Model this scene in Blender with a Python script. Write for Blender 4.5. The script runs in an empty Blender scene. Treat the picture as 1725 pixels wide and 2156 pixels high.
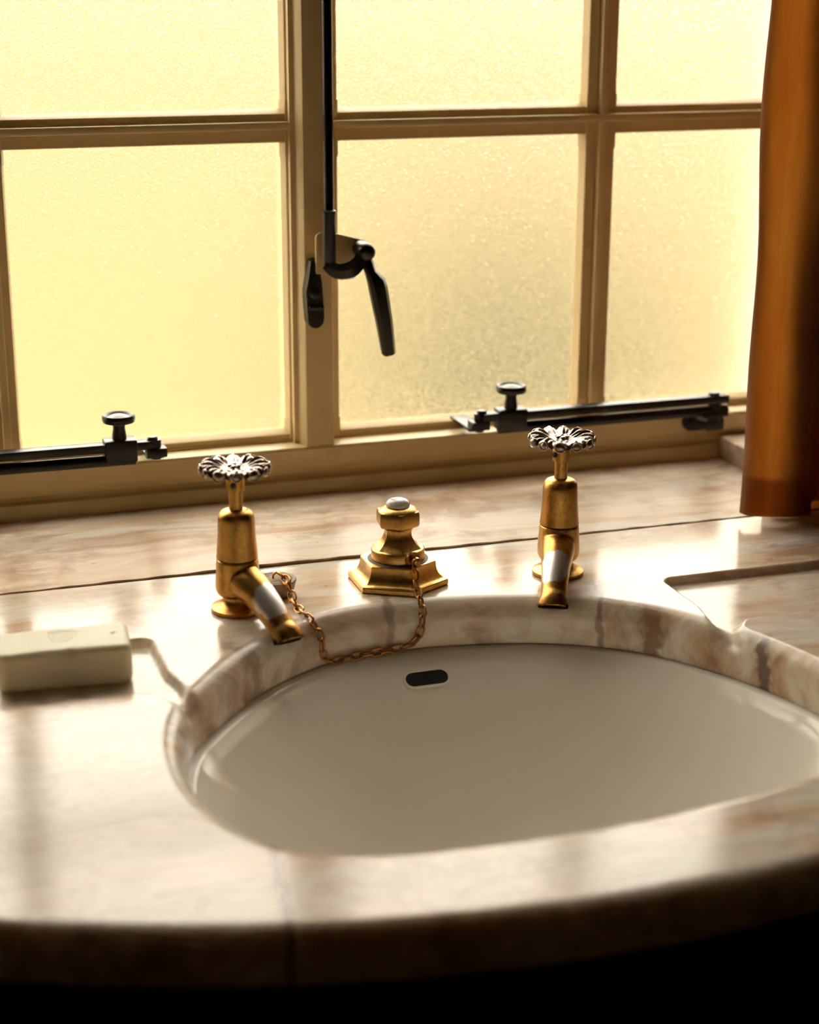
import bpy, bmesh, math, random
import numpy as np
from mathutils import Vector, Matrix

random.seed(4)
scene = bpy.context.scene
COL = scene.collection

# ------------------------------------------------------------------ camera, sky, lamps, exposure
# metres; the top of the marble counter is z = 0, the window runs along X and faces -Y
PITCH, YAW, ROLL, FPX = math.radians(17.593), math.radians(18.512), math.radians(0.238), 3644.0
_fw = Vector((math.sin(YAW)*math.cos(PITCH), math.cos(YAW)*math.cos(PITCH), -math.sin(PITCH)))
_r = Vector((math.cos(YAW), -math.sin(YAW), 0)); _u = _r.cross(_fw)
_r, _u = _r*math.cos(ROLL)+_u*math.sin(ROLL), _u*math.cos(ROLL)-_r*math.sin(ROLL)
cam = bpy.data.cameras.new('camera'); cam_o = bpy.data.objects.new('camera', cam); COL.objects.link(cam_o)
cam_o.matrix_world = Matrix(((_r.x, _u.x, -_fw.x, 0), (_r.y, _u.y, -_fw.y, 0), (_r.z, _u.z, -_fw.z, .45), (0, 0, 0, 1)))
cam.sensor_fit = 'HORIZONTAL'; cam.sensor_width = 36.0; cam.lens = FPX/1725*36.0
cam.clip_start = .02; cam.clip_end = 200
cam.dof.use_dof = True; cam.dof.focus_distance = 1.34; cam.dof.aperture_fstop = 5.2
scene.camera = cam_o

world = bpy.data.worlds.new('overcast_sky'); scene.world = world; world.use_nodes = True
wn = world.node_tree.nodes; bgn = wn['Background']
bgn.inputs['Color'].default_value = (1.0, .955, .885, 1); bgn.inputs['Strength'].default_value = 13.5

def lamp(name, loc, watts, radius, color):
    l = bpy.data.lights.new(name, 'POINT'); l.energy = watts; l.shadow_soft_size = radius; l.color = color
    o = bpy.data.objects.new(name, l); o.location = loc; COL.objects.link(o)
# small warm bulbs of the room's wall lamps, behind the camera
for p in ((-.25, -1.2, 1.05), (.05, -1.6, 1.15), (.5, -1.5, 1.1)):
    lamp('wall_lamp_bulb', p, .35, .009, (1.0, .55, .2))

scene.view_settings.view_transform = 'Standard'; scene.view_settings.look = 'None'
scene.view_settings.gamma = 1.0; scene.view_settings.use_curve_mapping = False
scene.view_settings.exposure = 0.0
scene.cycles.use_denoising = True
scene.cycles.max_bounces = 12; scene.cycles.transmission_bounces = 12

# ------------------------------------------------------------------ helpers
def link_mesh(name, me, mat=None, parent=None, smooth=None):
    o = bpy.data.objects.new(name, me); COL.objects.link(o)
    if mat: me.materials.append(mat)
    if parent: o.parent = parent
    if smooth is not None:
        if smooth >= 180: me.shade_smooth()
        else:
            me.shade_smooth(); me.set_sharp_from_angle(angle=math.radians(smooth))
    return o
def obj(name, bm, mat=None, parent=None, smooth=35):
    bmesh.ops.recalc_face_normals(bm, faces=bm.faces)
    me = bpy.data.meshes.new(name); bm.to_mesh(me); bm.free()
    return link_mesh(name, me, mat, parent, smooth)
def raw(name, v, f, mat=None, parent=None, smooth=35):
    me = bpy.data.meshes.new(name); me.from_pydata(v, [], f); me.update()
    return link_mesh(name, me, mat, parent, smooth)
def thing(name, label, cat, loc=(0, 0, 0), rz=0, group=None):
    o = bpy.data.objects.new(name, None); COL.objects.link(o); o.empty_display_size = .02
    o.location = loc; o.rotation_euler = (0, 0, rz); o['label'] = label; o['category'] = cat
    if group: o['group'] = group
    return o
def struct(o):
    o['kind'] = 'structure'; return o
def dup(root, loc, rz, label, group=None):
    r = root.copy(); COL.objects.link(r); r.location = loc; r.rotation_euler = (0, 0, rz); r['label'] = label
    if group: r['group'] = group
    for ch in list(root.children):
        c = ch.copy(); COL.objects.link(c); c.parent = r
        for g in list(ch.children):
            d = g.copy(); COL.objects.link(d); d.parent = c
    return r
def box(bm, x0, x1, y0, y1, z0, z1, bevel=0, seg=2):
    r = bmesh.ops.create_cube(bm, size=1); vs = r['verts']
    bmesh.ops.scale(bm, vec=(x1-x0, y1-y0, z1-z0), verts=vs)
    bmesh.ops.translate(bm, vec=((x0+x1)/2, (y0+y1)/2, (z0+z1)/2), verts=vs)
    if bevel:
        es = list({e for v in vs for e in v.link_edges})
        bmesh.ops.bevel(bm, geom=es, offset=bevel, segments=seg, affect='EDGES', profile=.5)
def boxobj(name, x0, x1, y0, y1, z0, z1, mat, parent=None, bevel=0, seg=2):
    bm = bmesh.new(); box(bm, x0, x1, y0, y1, z0, z1, bevel, seg); return obj(name, bm, mat, parent)
def lathe(bm, prof, n=48, c=(0, 0), M=None):
    """prof: (radius, z) from bottom to top; r = 0 closes with a point."""
    rings = []
    for r, z in prof:
        if r <= 1e-7: rings.append([bm.verts.new((c[0], c[1], z))])
        else: rings.append([bm.verts.new((c[0]+r*math.cos(2*math.pi*i/n), c[1]+r*math.sin(2*math.pi*i/n), z)) for i in range(n)])
    for a, b in zip(rings, rings[1:]):
        for i in range(n):
            j = (i+1) % n
            if len(a) == 1 and len(b) == 1: continue
            if len(a) == 1: bm.faces.new((a[0], b[i], b[j]))
            elif len(b) == 1: bm.faces.new((a[i], a[j], b[0]))
            else: bm.faces.new((a[i], a[j], b[j], b[i]))
    for ring, flip in ((rings[0], 1), (rings[-1], 0)):
        if len(ring) > 1: bm.faces.new(ring[::-1] if flip else ring)
    if M is not None: bmesh.ops.transform(bm, matrix=M, verts=[v for r in rings for v in r])
def ngon_loft(bm, prof, n=6, off=0.0, sub=1):
    """stack of regular polygons (radius, z) with straight sides"""
    rings = []
    for r, z in prof:
        ring = []
        for i in range(n):
            a = off+2*math.pi*i/n; b = off+2*math.pi*(i+1)/n
            for k in range(sub):
                t = k/sub
                ring.append(bm.verts.new((r*(math.cos(a)*(1-t)+math.cos(b)*t), r*(math.sin(a)*(1-t)+math.sin(b)*t), z)))
        rings.append(ring)
    m = n*sub
    for a, b in zip(rings, rings[1:]):
        for i in range(m):
            j = (i+1) % m; bm.faces.new((a[i], a[j], b[j], b[i]))
    bm.faces.new(rings[0][::-1]); bm.faces.new(rings[-1])
def catmull(pts, n):
    P = [Vector(p) for p in pts]; P = [P[0]*2-P[1]]+P+[P[-1]*2-P[-2]]; out = []
    for i in range(1, len(P)-2):
        for k in range(n):
            t = k/n; a, b, c, d = P[i-1:i+3]
            out.append(.5*((2*b)+(c-a)*t+(2*a-5*b+4*c-d)*t*t+(3*b-a-3*c+d)*t**3))
    out.append(P[-2].copy()); return out
def tube(bm, pts, rad, n=16, cap=True, ref=None, flat=1.0):
    """tube along points; rad = number or list; flat squeezes the section along the reference side"""
    pts = [Vector(p) for p in pts]; rings = []
    rad = rad if isinstance(rad, (list, tuple)) else [rad]*len(pts)
    side = Vector(ref) if ref else None
    for i, p in enumerate(pts):
        t = (pts[min(i+1, len(pts)-1)]-pts[max(i-1, 0)]).normalized()
        if side is None: side = t.orthogonal()
        side = (side-t*side.dot(t)).normalized(); up = t.cross(side)
        rings.append([bm.verts.new(p+side*math.cos(a)*rad[i]*flat+up*math.sin(a)*rad[i]) for a in [2*math.pi*k/n for k in range(n)]])
    for a, b in zip(rings, rings[1:]):
        for i in range(n):
            j = (i+1) % n; bm.faces.new((a[i], a[j], b[j], b[i]))
    if cap: bm.faces.new(rings[0][::-1]); bm.faces.new(rings[-1])
def extrude_outline(bm, pts, axis, a, b):
    """closed outline of 2-D points extruded along 'x', 'y' or 'z' from a to b"""
    f = {'x': lambda p, t: (t, p[0], p[1]), 'y': lambda p, t: (p[0], t, p[1]), 'z': lambda p, t: (p[0], p[1], t)}[axis]
    A = [bm.verts.new(f(p, a)) for p in pts]; B = [bm.verts.new(f(p, b)) for p in pts]; n = len(pts)
    for i in range(n): bm.faces.new((A[i], A[(i+1) % n], B[(i+1) % n], B[i]))
    bm.faces.new(A[::-1]); bm.faces.new(B)

# ------------------------------------------------------------------ materials
def mat(name):
    m = bpy.data.materials.new(name); m.use_nodes = True
    return m, m.node_tree.nodes, m.node_tree.links, m.node_tree.nodes['Principled BSDF']
def N(ns, kind, **kw):
    n = ns.new(kind)
    for k, v in kw.items():
        if k.startswith('i_'): n.inputs[k[2:].replace('_', ' ')].default_value = v
        else: setattr(n, k, v)
    return n
def ramp(ns, stops, interp='LINEAR'):
    r = ns.new('ShaderNodeValToRGB'); cr = r.color_ramp; cr.interpolation = interp
    while len(cr.elements) < len(stops): cr.elements.new(.5)
    for e, (p, c) in zip(cr.elements, stops):
        e.position = p; e.color = c if len(c) == 4 else (*c, 1)
    return r
def noise(ns, ls, vec, scale, detail=4, rough=.55, dist=0.0):
    n = N(ns, 'ShaderNodeTexNoise'); n.inputs['Scale'].default_value = scale; n.inputs['Detail'].default_value = detail
    n.inputs['Roughness'].default_value = rough; n.inputs['Distortion'].default_value = dist
    ls.new(vec, n.inputs['Vector']); return n.outputs['Fac']
def mixc(ns, ls, fac, a, b, mode='MIX'):
    m = N(ns, 'ShaderNodeMix', data_type='RGBA', blend_type=mode)
    for i, v in ((0, fac), (6, a), (7, b)):
        if isinstance(v, (float, int)): m.inputs[i].default_value = v
        elif isinstance(v, tuple): m.inputs[i].default_value = (*v, 1) if len(v) == 3 else v
        else: ls.new(v, m.inputs[i])
    return m.outputs[2]
def math_(ns, ls, op, a, b=0.0, clamp=False):
    m = N(ns, 'ShaderNodeMath', operation=op, use_clamp=clamp)
    for i, v in ((0, a), (1, b)):
        if isinstance(v, (float, int)): m.inputs[i].default_value = v
        else: ls.new(v, m.inputs[i])
    return m.outputs[0]
def bump(ns, ls, h, strength, distance, bsdf):
    b = N(ns, 'ShaderNodeBump'); b.inputs['Strength'].default_value = strength; b.inputs['Distance'].default_value = distance
    ls.new(h, b.inputs['Height']); ls.new(b.outputs['Normal'], bsdf.inputs['Normal'])
def coords(ns, ls, scale=None, loc=(0, 0, 0), kind='Object'):
    t = N(ns, 'ShaderNodeTexCoord').outputs[kind]
    if scale is None: return t
    m = N(ns, 'ShaderNodeMapping'); m.inputs['Scale'].default_value = scale; m.inputs['Location'].default_value = loc
    ls.new(t, m.inputs['Vector']); return m.outputs['Vector']
def maprange(ns, ls, v, a, b, c=0., d=1.):
    m = N(ns, 'ShaderNodeMapRange'); m.interpolation_type = 'SMOOTHSTEP'
    for i, q in enumerate((a, b, c, d)): m.inputs[i+1].default_value = q
    ls.new(v, m.inputs[0]); return m.outputs[0]

def seam_mask(ns, ls, p0, p1, width, wob=.004, seed=0.0):
    """mask along a vein whose course through the slab runs between two plan points"""
    t = coords(ns, ls)
    w = noise(ns, ls, coords(ns, ls, (1, 1, 1), (seed, 0, 0)), 45, 3)
    w2 = noise(ns, ls, coords(ns, ls, (1, 1, 1), (seed+3, 1, 0)), 160, 2)
    s = N(ns, 'ShaderNodeSeparateXYZ'); ls.new(t, s.inputs[0])
    dx, dy = p1[0]-p0[0], p1[1]-p0[1]; L = math.hypot(dx, dy); nx, ny = -dy/L, dx/L; tx, ty = dx/L, dy/L
    a = math_(ns, ls, 'ADD', math_(ns, ls, 'MULTIPLY', s.outputs[0], nx), math_(ns, ls, 'MULTIPLY', s.outputs[1], ny))
    a = math_(ns, ls, 'SUBTRACT', a, p0[0]*nx+p0[1]*ny)
    a = math_(ns, ls, 'ADD', a, math_(ns, ls, 'MULTIPLY', math_(ns, ls, 'SUBTRACT', w, .5), wob*4))
    a = math_(ns, ls, 'ABSOLUTE', a)
    ww = math_(ns, ls, 'MULTIPLY', w2, 2*width)
    m = math_(ns, ls, 'MULTIPLY', math_(ns, ls, 'SUBTRACT', 1.0, math_(ns, ls, 'DIVIDE', a, ww)), 1.7, True)
    q = math_(ns, ls, 'ADD', math_(ns, ls, 'MULTIPLY', s.outputs[0], tx), math_(ns, ls, 'MULTIPLY', s.outputs[1], ty))
    q0 = p0[0]*tx+p0[1]*ty
    e = math_(ns, ls, 'MULTIPLY', maprange(ns, ls, q, q0-.008, q0+.008), maprange(ns, ls, q, q0+L-.008, q0+L+.008, 1., 0.))
    return math_(ns, ls, 'MULTIPLY', m, e)

def marble(name, shift=(0, 0, 0), veins=True, spec=.30, rg=(.13, .23)):
    m, ns, ls, b = mat(name)
    base = coords(ns, ls, (1, 1, 1), shift)
    wv = N(ns, 'ShaderNodeTexNoise'); wv.inputs['Scale'].default_value = 9; wv.inputs['Detail'].default_value = 2; ls.new(base, wv.inputs['Vector'])
    vs = N(ns, 'ShaderNodeVectorMath', operation='SCALE'); vs.inputs[3].default_value = .05; ls.new(wv.outputs['Color'], vs.inputs[0])
    va = N(ns, 'ShaderNodeVectorMath', operation='ADD'); ls.new(base, va.inputs[0]); ls.new(vs.outputs[0], va.inputs[1])
    def stretched(s):
        q = N(ns, 'ShaderNodeMapping'); q.inputs['Scale'].default_value = s; q.inputs['Rotation'].default_value = (.25, 0, .06)
        ls.new(va.outputs[0], q.inputs['Vector']); return q.outputs['Vector']
    n1 = noise(ns, ls, stretched((3.2, 34, 22)), 1.0, 6, .6, .4)
    n2 = noise(ns, ls, stretched((9, 120, 60)), 1.0, 5, .65, .6)
    n3 = noise(ns, ls, va.outputs[0], 19, 5, .6)
    c1 = ramp(ns, [(.30, (.50, .30, .16)), (.42, (.74, .56, .38)), (.52, (.86, .76, .62)), (.70, (.95, .90, .80))]); ls.new(n1, c1.inputs[0])
    f2 = ramp(ns, [(.40, (1, 1, 1)), (.56, (0, 0, 0))]); ls.new(n2, f2.inputs[0])
    c = mixc(ns, ls, math_(ns, ls, 'MULTIPLY', f2.outputs[0], .38), c1.outputs[0], (.55, .37, .23))
    f3 = ramp(ns, [(.50, (0, 0, 0)), (.64, (1, 1, 1))]); ls.new(n3, f3.inputs[0])
    c = mixc(ns, ls, math_(ns, ls, 'MULTIPLY', f3.outputs[0], .62), c, (.36, .20, .105))
    # small chips and pits filled with dirt
    vo = N(ns, 'ShaderNodeTexVoronoi', feature='F1'); vo.inputs['Scale'].default_value = 26
    q = N(ns, 'ShaderNodeMapping'); q.inputs['Scale'].default_value = (1, 2.2, 1); ls.new(va.outputs[0], q.inputs['Vector']); ls.new(q.outputs['Vector'], vo.inputs['Vector'])
    pit = math_(ns, ls, 'LESS_THAN', math_(ns, ls, 'ADD', vo.outputs['Distance'], math_(ns, ls, 'MULTIPLY', n2, .10)), .085)
    c = mixc(ns, ls, math_(ns, ls, 'MULTIPLY', pit, .6), c, (.22, .14, .10))
    if veins:
        for p0, p1, w, wob, k, colr in (((.1944, .81), (.172, .66), .0030, .0012, .8, (.16, .10, .06)),
                                    ((.600, .995), (.556, .935), .006, .004, .85, (.17, .11, .09)),
                                    ((.53, 1.14), (.505, 1.06), .0025, .003, .7, (.25, .15, .10)),
                                    ((.555, 1.09), (.53, 1.02), .011, .006, .8, (.30, .17, .09)),
                                    ((.228, 1.10), (.262, 1.06), .013, .008, .65, (.30, .18, .11)),
                                    ((.367, 1.16), (.36, 1.09), .004, .003, .6, (.26, .16, .10)),
                                    ((.168, .985), (.186, .975), .0012, .001, .8, (.2, .12, .08))):
            c = mixc(ns, ls, math_(ns, ls, 'MULTIPLY', seam_mask(ns, ls, p0, p1, w, wob, p0[0]*7), k), c, colr)
    ls.new(c, b.inputs['Base Color'])
    rr = maprange(ns, ls, n3, .3, .75, *rg); ls.new(rr, b.inputs['Roughness'])
    b.inputs['Specular IOR Level'].default_value = spec
    b.inputs['Subsurface Weight'].default_value = .25; b.inputs['Subsurface Radius'].default_value = (1.0, .62, .30); b.inputs['Subsurface Scale'].default_value = .011
    bump(ns, ls, n2, .12, .0006, b)
    return m
MARBLE = marble('veined_marble')
MARBLE_SILL = marble('sill_marble', (1.7, .9, 0), False, .12, (.30, .40))

def paint(name, col, rough=.42):
    m, ns, ls, b = mat(name); t = coords(ns, ls)
    n = noise(ns, ls, t, 60, 5); n2 = noise(ns, ls, t, 420, 3)
    f = ramp(ns, [(.62, (0, 0, 0)), (.76, (1, 1, 1))]); ls.new(n, f.inputs[0])
    c = mixc(ns, ls, math_(ns, ls, 'MULTIPLY', f.outputs[0], .35), col, tuple(q*.62 for q in col))
    ls.new(c, b.inputs['Base Color']); b.inputs['Roughness'].default_value = rough
    bump(ns, ls, n2, .15, .0004, b); return m
CREAM = paint('cream_gloss_paint', (.74, .55, .265))
def simple(name, col, rough=.5, metal=0.0, spec=.5):
    m, ns, ls, b = mat(name); b.inputs['Base Color'].default_value = (*col, 1); b.inputs['Roughness'].default_value = rough
    b.inputs['Metallic'].default_value = metal; b.inputs['Specular IOR Level'].default_value = spec
    n = noise(ns, ls, coords(ns, ls), 150, 4); c = mixc(ns, ls, n, tuple(q*.8 for q in col), tuple(min(1, q*1.2) for q in col)); ls.new(c, b.inputs['Base Color'])
    return m
GROUT = simple('dirty_joint_filler', (.27, .15, .075), .9)
IRON = simple('black_iron', (.006, .005, .004), .34, 0.0, .42)
WALL = simple('dark_brown_wall_paint', (.035, .022, .013), .7)
CEIL = simple('ceiling_paint', (.78, .70, .58), .8)
FLOOR = simple('dark_floor', (.05, .03, .018), .6)
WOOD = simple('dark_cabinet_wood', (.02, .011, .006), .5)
def frosted():
    m, ns, ls, b = mat('hammered_frosted_glass'); t = coords(ns, ls)
    b.inputs['Base Color'].default_value = (1, .975, .90, 1); b.inputs['Transmission Weight'].default_value = 1
    b.inputs['Roughness'].default_value = .20; b.inputs['IOR'].default_value = 1.45
    n1 = noise(ns, ls, coords(ns, ls, (1, 1, 1.5)), 430, 2, .5, 1.5); n2 = noise(ns, ls, t, 90, 2)
    h = math_(ns, ls, 'ADD', n1, math_(ns, ls, 'MULTIPLY', n2, .6)); bump(ns, ls, h, .55, .0008, b); return m
GLASS = frosted()
def brass(name, gold=(.60, .33, .085), chrome=None, rim=None):
    m, ns, ls, b = mat(name); t = coords(ns, ls)
    n = noise(ns, ls, t, 70, 6, .65); n2 = noise(ns, ls, t, 420, 4, .7)
    cr = ramp(ns, [(.30, tuple(q*.35 for q in gold)), (.43, tuple(q*.75 for q in gold)), (.54, gold), (.75, tuple(min(1, q*1.15) for q in gold))])
    ls.new(math_(ns, ls, 'ADD', math_(ns, ls, 'MULTIPLY', n, .5), math_(ns, ls, 'MULTIPLY', n2, .5)), cr.inputs[0]); c = cr.outputs[0]
    rg = maprange(ns, ls, n2, .3, .75, .30, .46)
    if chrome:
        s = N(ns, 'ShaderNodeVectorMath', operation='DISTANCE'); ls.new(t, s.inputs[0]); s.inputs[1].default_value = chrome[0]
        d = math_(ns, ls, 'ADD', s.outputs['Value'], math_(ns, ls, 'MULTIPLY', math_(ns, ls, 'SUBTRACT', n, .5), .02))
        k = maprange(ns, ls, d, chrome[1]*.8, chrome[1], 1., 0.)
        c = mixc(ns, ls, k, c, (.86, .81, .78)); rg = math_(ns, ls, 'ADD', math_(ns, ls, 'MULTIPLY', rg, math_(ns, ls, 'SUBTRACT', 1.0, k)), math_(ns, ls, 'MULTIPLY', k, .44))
    if rim is not None:
        sx = N(ns, 'ShaderNodeSeparateXYZ'); ls.new(t, sx.inputs[0])
        k = math_(ns, ls, 'MULTIPLY', maprange(ns, ls, math_(ns, ls, 'ADD', sx.outputs[2], math_(ns, ls, 'MULTIPLY', math_(ns, ls, 'SUBTRACT', n2, .5), .012)), rim, rim+.003, 1., 0.),
                  maprange(ns, ls, sx.outputs[0], .04, .05))
        c = mixc(ns, ls, k, c, (.03, .04, .025)); rg = math_(ns, ls, 'ADD', rg, math_(ns, ls, 'MULTIPLY', k, .4))
    ls.new(c, b.inputs['Base Color']); b.inputs['Metallic'].default_value = 1.0; ls.new(rg, b.inputs['Roughness'])
    bump(ns, ls, n, .08, .0004, b); return m
BRASS = brass('aged_brass')
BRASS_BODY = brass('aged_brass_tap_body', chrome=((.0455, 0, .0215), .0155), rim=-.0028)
BRASS_BRIGHT = brass('brushed_brass', (.70, .42, .13))
COPPER = brass('chain_copper_brass', (.46, .21, .06))
PEWTER = simple('worn_nickel', (.40, .325, .28), .30, 1.0)
VERD = simple('dark_gap_of_tarnish', (.05, .045, .02), .8, .3)
PORC, ns, ls, b = mat('white_porcelain')
b.inputs['Base Color'].default_value = (.92, .865, .765, 1); b.inputs['Roughness'].default_value = .07; b.inputs['Specular IOR Level'].default_value = .32
SOAP, ns, ls, b = mat('cream_soap')
b.inputs['Base Color'].default_value = (.96, .88, .64, 1); b.inputs['Roughness'].default_value = .38
b.inputs['Subsurface Weight'].default_value = .25; b.inputs['Subsurface Radius'].default_value = (1, .6, .2); b.inputs['Subsurface Scale'].default_value = .006
bump(ns, ls, noise(ns, ls, coords(ns, ls), 120, 4), .12, .001, b)
CERAMIC, ns, ls, b = mat('white_ceramic_button')
b.inputs['Base Color'].default_value = (.80, .76, .72, 1); b.inputs['Roughness'].default_value = .12
RUBBER = simple('greyed_rubber', (.38, .31, .23), .8)
SLOT = simple('dark_hollow', (.012, .012, .009), .45)
def cloth():
    m, ns, ls, b = mat('rust_brown_cloth'); out = ns['Material Output']; t = coords(ns, ls)
    n = noise(ns, ls, coords(ns, ls, (60, 60, 5)), 1.0, 4); n2 = noise(ns, ls, t, 900, 2)
    cr = ramp(ns, [(.35, (.13, .058, .014)), (.65, (.20, .095, .025))]); ls.new(n, cr.inputs[0])
    ls.new(cr.outputs[0], b.inputs['Base Color']); b.inputs['Roughness'].default_value = .85
    b.inputs['Sheen Weight'].default_value = .2
    bump(ns, ls, n2, .3, .0008, b)
    tr = N(ns, 'ShaderNodeBsdfTranslucent'); ct = ramp(ns, [(.35, (.86, .44, .13)), (.65, (.97, .59, .22))]); ls.new(n, ct.inputs[0]); ls.new(ct.outputs[0], tr.inputs['Color'])
    mx = N(ns, 'ShaderNodeMixShader'); mx.inputs[0].default_value = .5
    ls.new(b.outputs[0], mx.inputs[1]); ls.new(tr.outputs[0], mx.inputs[2]); ls.new(mx.outputs[0], out.inputs['Surface']); return m
CLOTH = cloth()
LAWN, ns, ls, b = mat('dry_lawn'); t = coords(ns, ls)
cr = ramp(ns, [(.35, (.066, .049, .0085)), (.65, (.090, .067, .0130))]); ls.new(noise(ns, ls, t, .35, 5), cr.inputs[0]); ls.new(cr.outputs[0], b.inputs['Base Color']); b.inputs['Roughness'].default_value = .95
PAVING = simple('pale_gravel', (.12, .095, .05), .9)
LEAF = simple('olive_leaf', (.020, .020, .005), .6)
BARK = simple('bark', (.06, .04, .02), .9)

# ------------------------------------------------------------------ room shell and outdoors
struct(boxobj('floor', -.62, .96, -2.3, 1.5, -.84, -.80, FLOOR))
struct(boxobj('ceiling', -.62, .96, -2.3, 1.62, 1.78, 1.84, CEIL))
struct(boxobj('wall_left', -.66, -.60, -2.3, 1.62, -.84, 1.82, WALL))
struct(boxobj('wall_right', .945, 1.02, -2.3, 1.62, -.84, 1.82, WALL))
struct(boxobj('wall_front', -.64, 1.0, -2.36, -2.3, -.84, 1.82, WALL))
bm = bmesh.new()
box(bm, -.62, .96, 1.46, 1.60, -1.3, -.034); box(bm, -.62, -.17, 1.46, 1.60, -.04, 1.82)
box(bm, -.2, .96, 1.46, 1.60, 1.17, 1.82); box(bm, .93, .96, 1.46, 1.60, -.04, 1.2)
struct(obj('wall_back', bm, CEIL))
bm = bmesh.new(); box(bm, -45, 45, 1.6, 90, -1.4, -1.3); g = struct(obj('ground', bm, LAWN))
bm = bmesh.new(); box(bm, -20, 20, 1.62, 3.6, -1.3, -1.285, .004); struct(obj('garden_path', bm, PAVING))
bm = bmesh.new(); box(bm, -22, 36, 16.5, 16.9, -1.3, 4.6); struct(obj('added_sky_screen_wall', bm, simple('screen_wall_pale', (.166, .133, .074), .9)))  # added wall, screens the low bright sky behind the panes
sh = thing('garden_shrub', 'dark olive shrub seen as a blur through the lower middle frosted pane', 'shrub', (2.02, 4.9, -1.38))
bm = bmesh.new()
for i in range(2200):
    d = Vector((random.gauss(0, 1), random.gauss(0, 1), random.gauss(0, 1))).normalized()*random.uniform(.35, 1)
    p = Vector((d.x*.58, d.y*.45, .58+d.z*.46)); n = Vector((random.uniform(-1, 1), random.uniform(-1, 1), random.uniform(.1, 1))).normalized(); a = n.orthogonal().normalized(); c2 = n.cross(a)
    s = random.uniform(.06, .1)
    bm.faces.new([bm.verts.new(p+a*s+n*.01), bm.verts.new(p+c2*s*.4), bm.verts.new(p-a*s), bm.verts.new(p-c2*s*.4)])
o = obj('foliage', bm, LEAF, sh); o['kind'] = 'stuff'
bm = bmesh.new()
for i in range(7):
    a = i*.9; tube(bm, [(0.05*math.cos(a), .05*math.sin(a), 0), (.2*math.cos(a), .2*math.sin(a), .4), (.42*math.cos(a), .36*math.sin(a), .8)], [.03, .02, .008], 6)
obj('stem', bm, BARK, sh)

# ------------------------------------------------------------------ window
win = struct(bpy.data.objects.new('window_1', None)); COL.objects.link(win)
X0, X1, ZT = -.14, .93, 1.135
bm = bmesh.new()
extrude_outline(bm, [(1.475, -.004), (1.4205, -.004), (1.4205, .011), (1.4215, .0135), (1.4265, .0155), (1.4285, .0185), (1.427, .0225), (1.4232, .0265),
                     (1.4226, .041), (1.4236, .0430), (1.4255, .0436), (1.475, .0436)], 'x', X0-.03, X1+.01)
obj('sill_rail', bm, CREAM, win, 25)
bm = bmesh.new(); box(bm, X0-.03, X0, 1.425, 1.48, .0436, 1.17, .002); box(bm, X1-.015, X1+.012, 1.425, 1.48, .0436, 1.17, .002); box(bm, X0, X1-.015, 1.425, 1.48, ZT+.01, 1.17, .002)
obj('outer_frame', bm, CREAM, win)
bm = bmesh.new()
extrude_outline(bm, [(.3735, 1.475), (.3735, 1.437), (.3775, 1.4365), (.3812, 1.4252), (.3818, 1.4245), (.4058, 1.4245), (.4064, 1.4251), (.4064, 1.475)], 'z', .0432, ZT+.012)
obj('mullion', bm, CREAM, win, 25)

def hbead(cas, x0, x1, z0, z1, up, ch=.0036):
    """glazing bead along X: flat face towards the room, sloped edge on the pane side"""
    yf, yb = 1.4450, 1.4552
    if up > 0: pts = [(yb, z0), (yf, z0), (yf, z1-ch), (yf+.0008, z1-ch+.0006), (yb, z1)]
    else: pts = [(yb, z1), (yf, z1), (yf, z0+ch*.4), (yf+.0008, z0+ch*.2), (yb, z0)]
    bm = bmesh.new(); extrude_outline(bm, pts, 'x', x0, x1); obj('glazing_bead', bm, CREAM, cas, 25)
def vbead(cas, x0, x1, z0, z1, right, ch=.0028):
    yf, yb = 1.4446, 1.4552
    if right > 0: pts = [(x0, yb), (x0, yf), (x1-ch, yf), (x1-ch+.0005, yf+.0006), (x1, yb)]
    else: pts = [(x1, yb), (x1, yf), (x0+ch, yf), (x0+ch-.0005, yf+.0006), (x0, yb)]
    bm = bmesh.new(); extrude_outline(bm, pts, 'z', z0, z1); obj('glazing_bead', bm, CREAM, cas, 25)
    # thicker corner laps at both ends
    for a, c in ((z0-.0005, z0+.017), (z1-.024, z1+.0005)):
        bm = bmesh.new(); extrude_outline(bm, [((p[0]-(x0+x1)/2)*1.16+(x0+x1)/2, p[1]-(.0009 if p[1] < 1.45 else 0)) for p in pts], 'z', a, c)
        obj('corner_lap', bm, CREAM, cas, 25)
ROWS = [(.0540, .3045), (.3325, .5780), (.6060, .8500), (.8785, 1.1250)]
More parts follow.
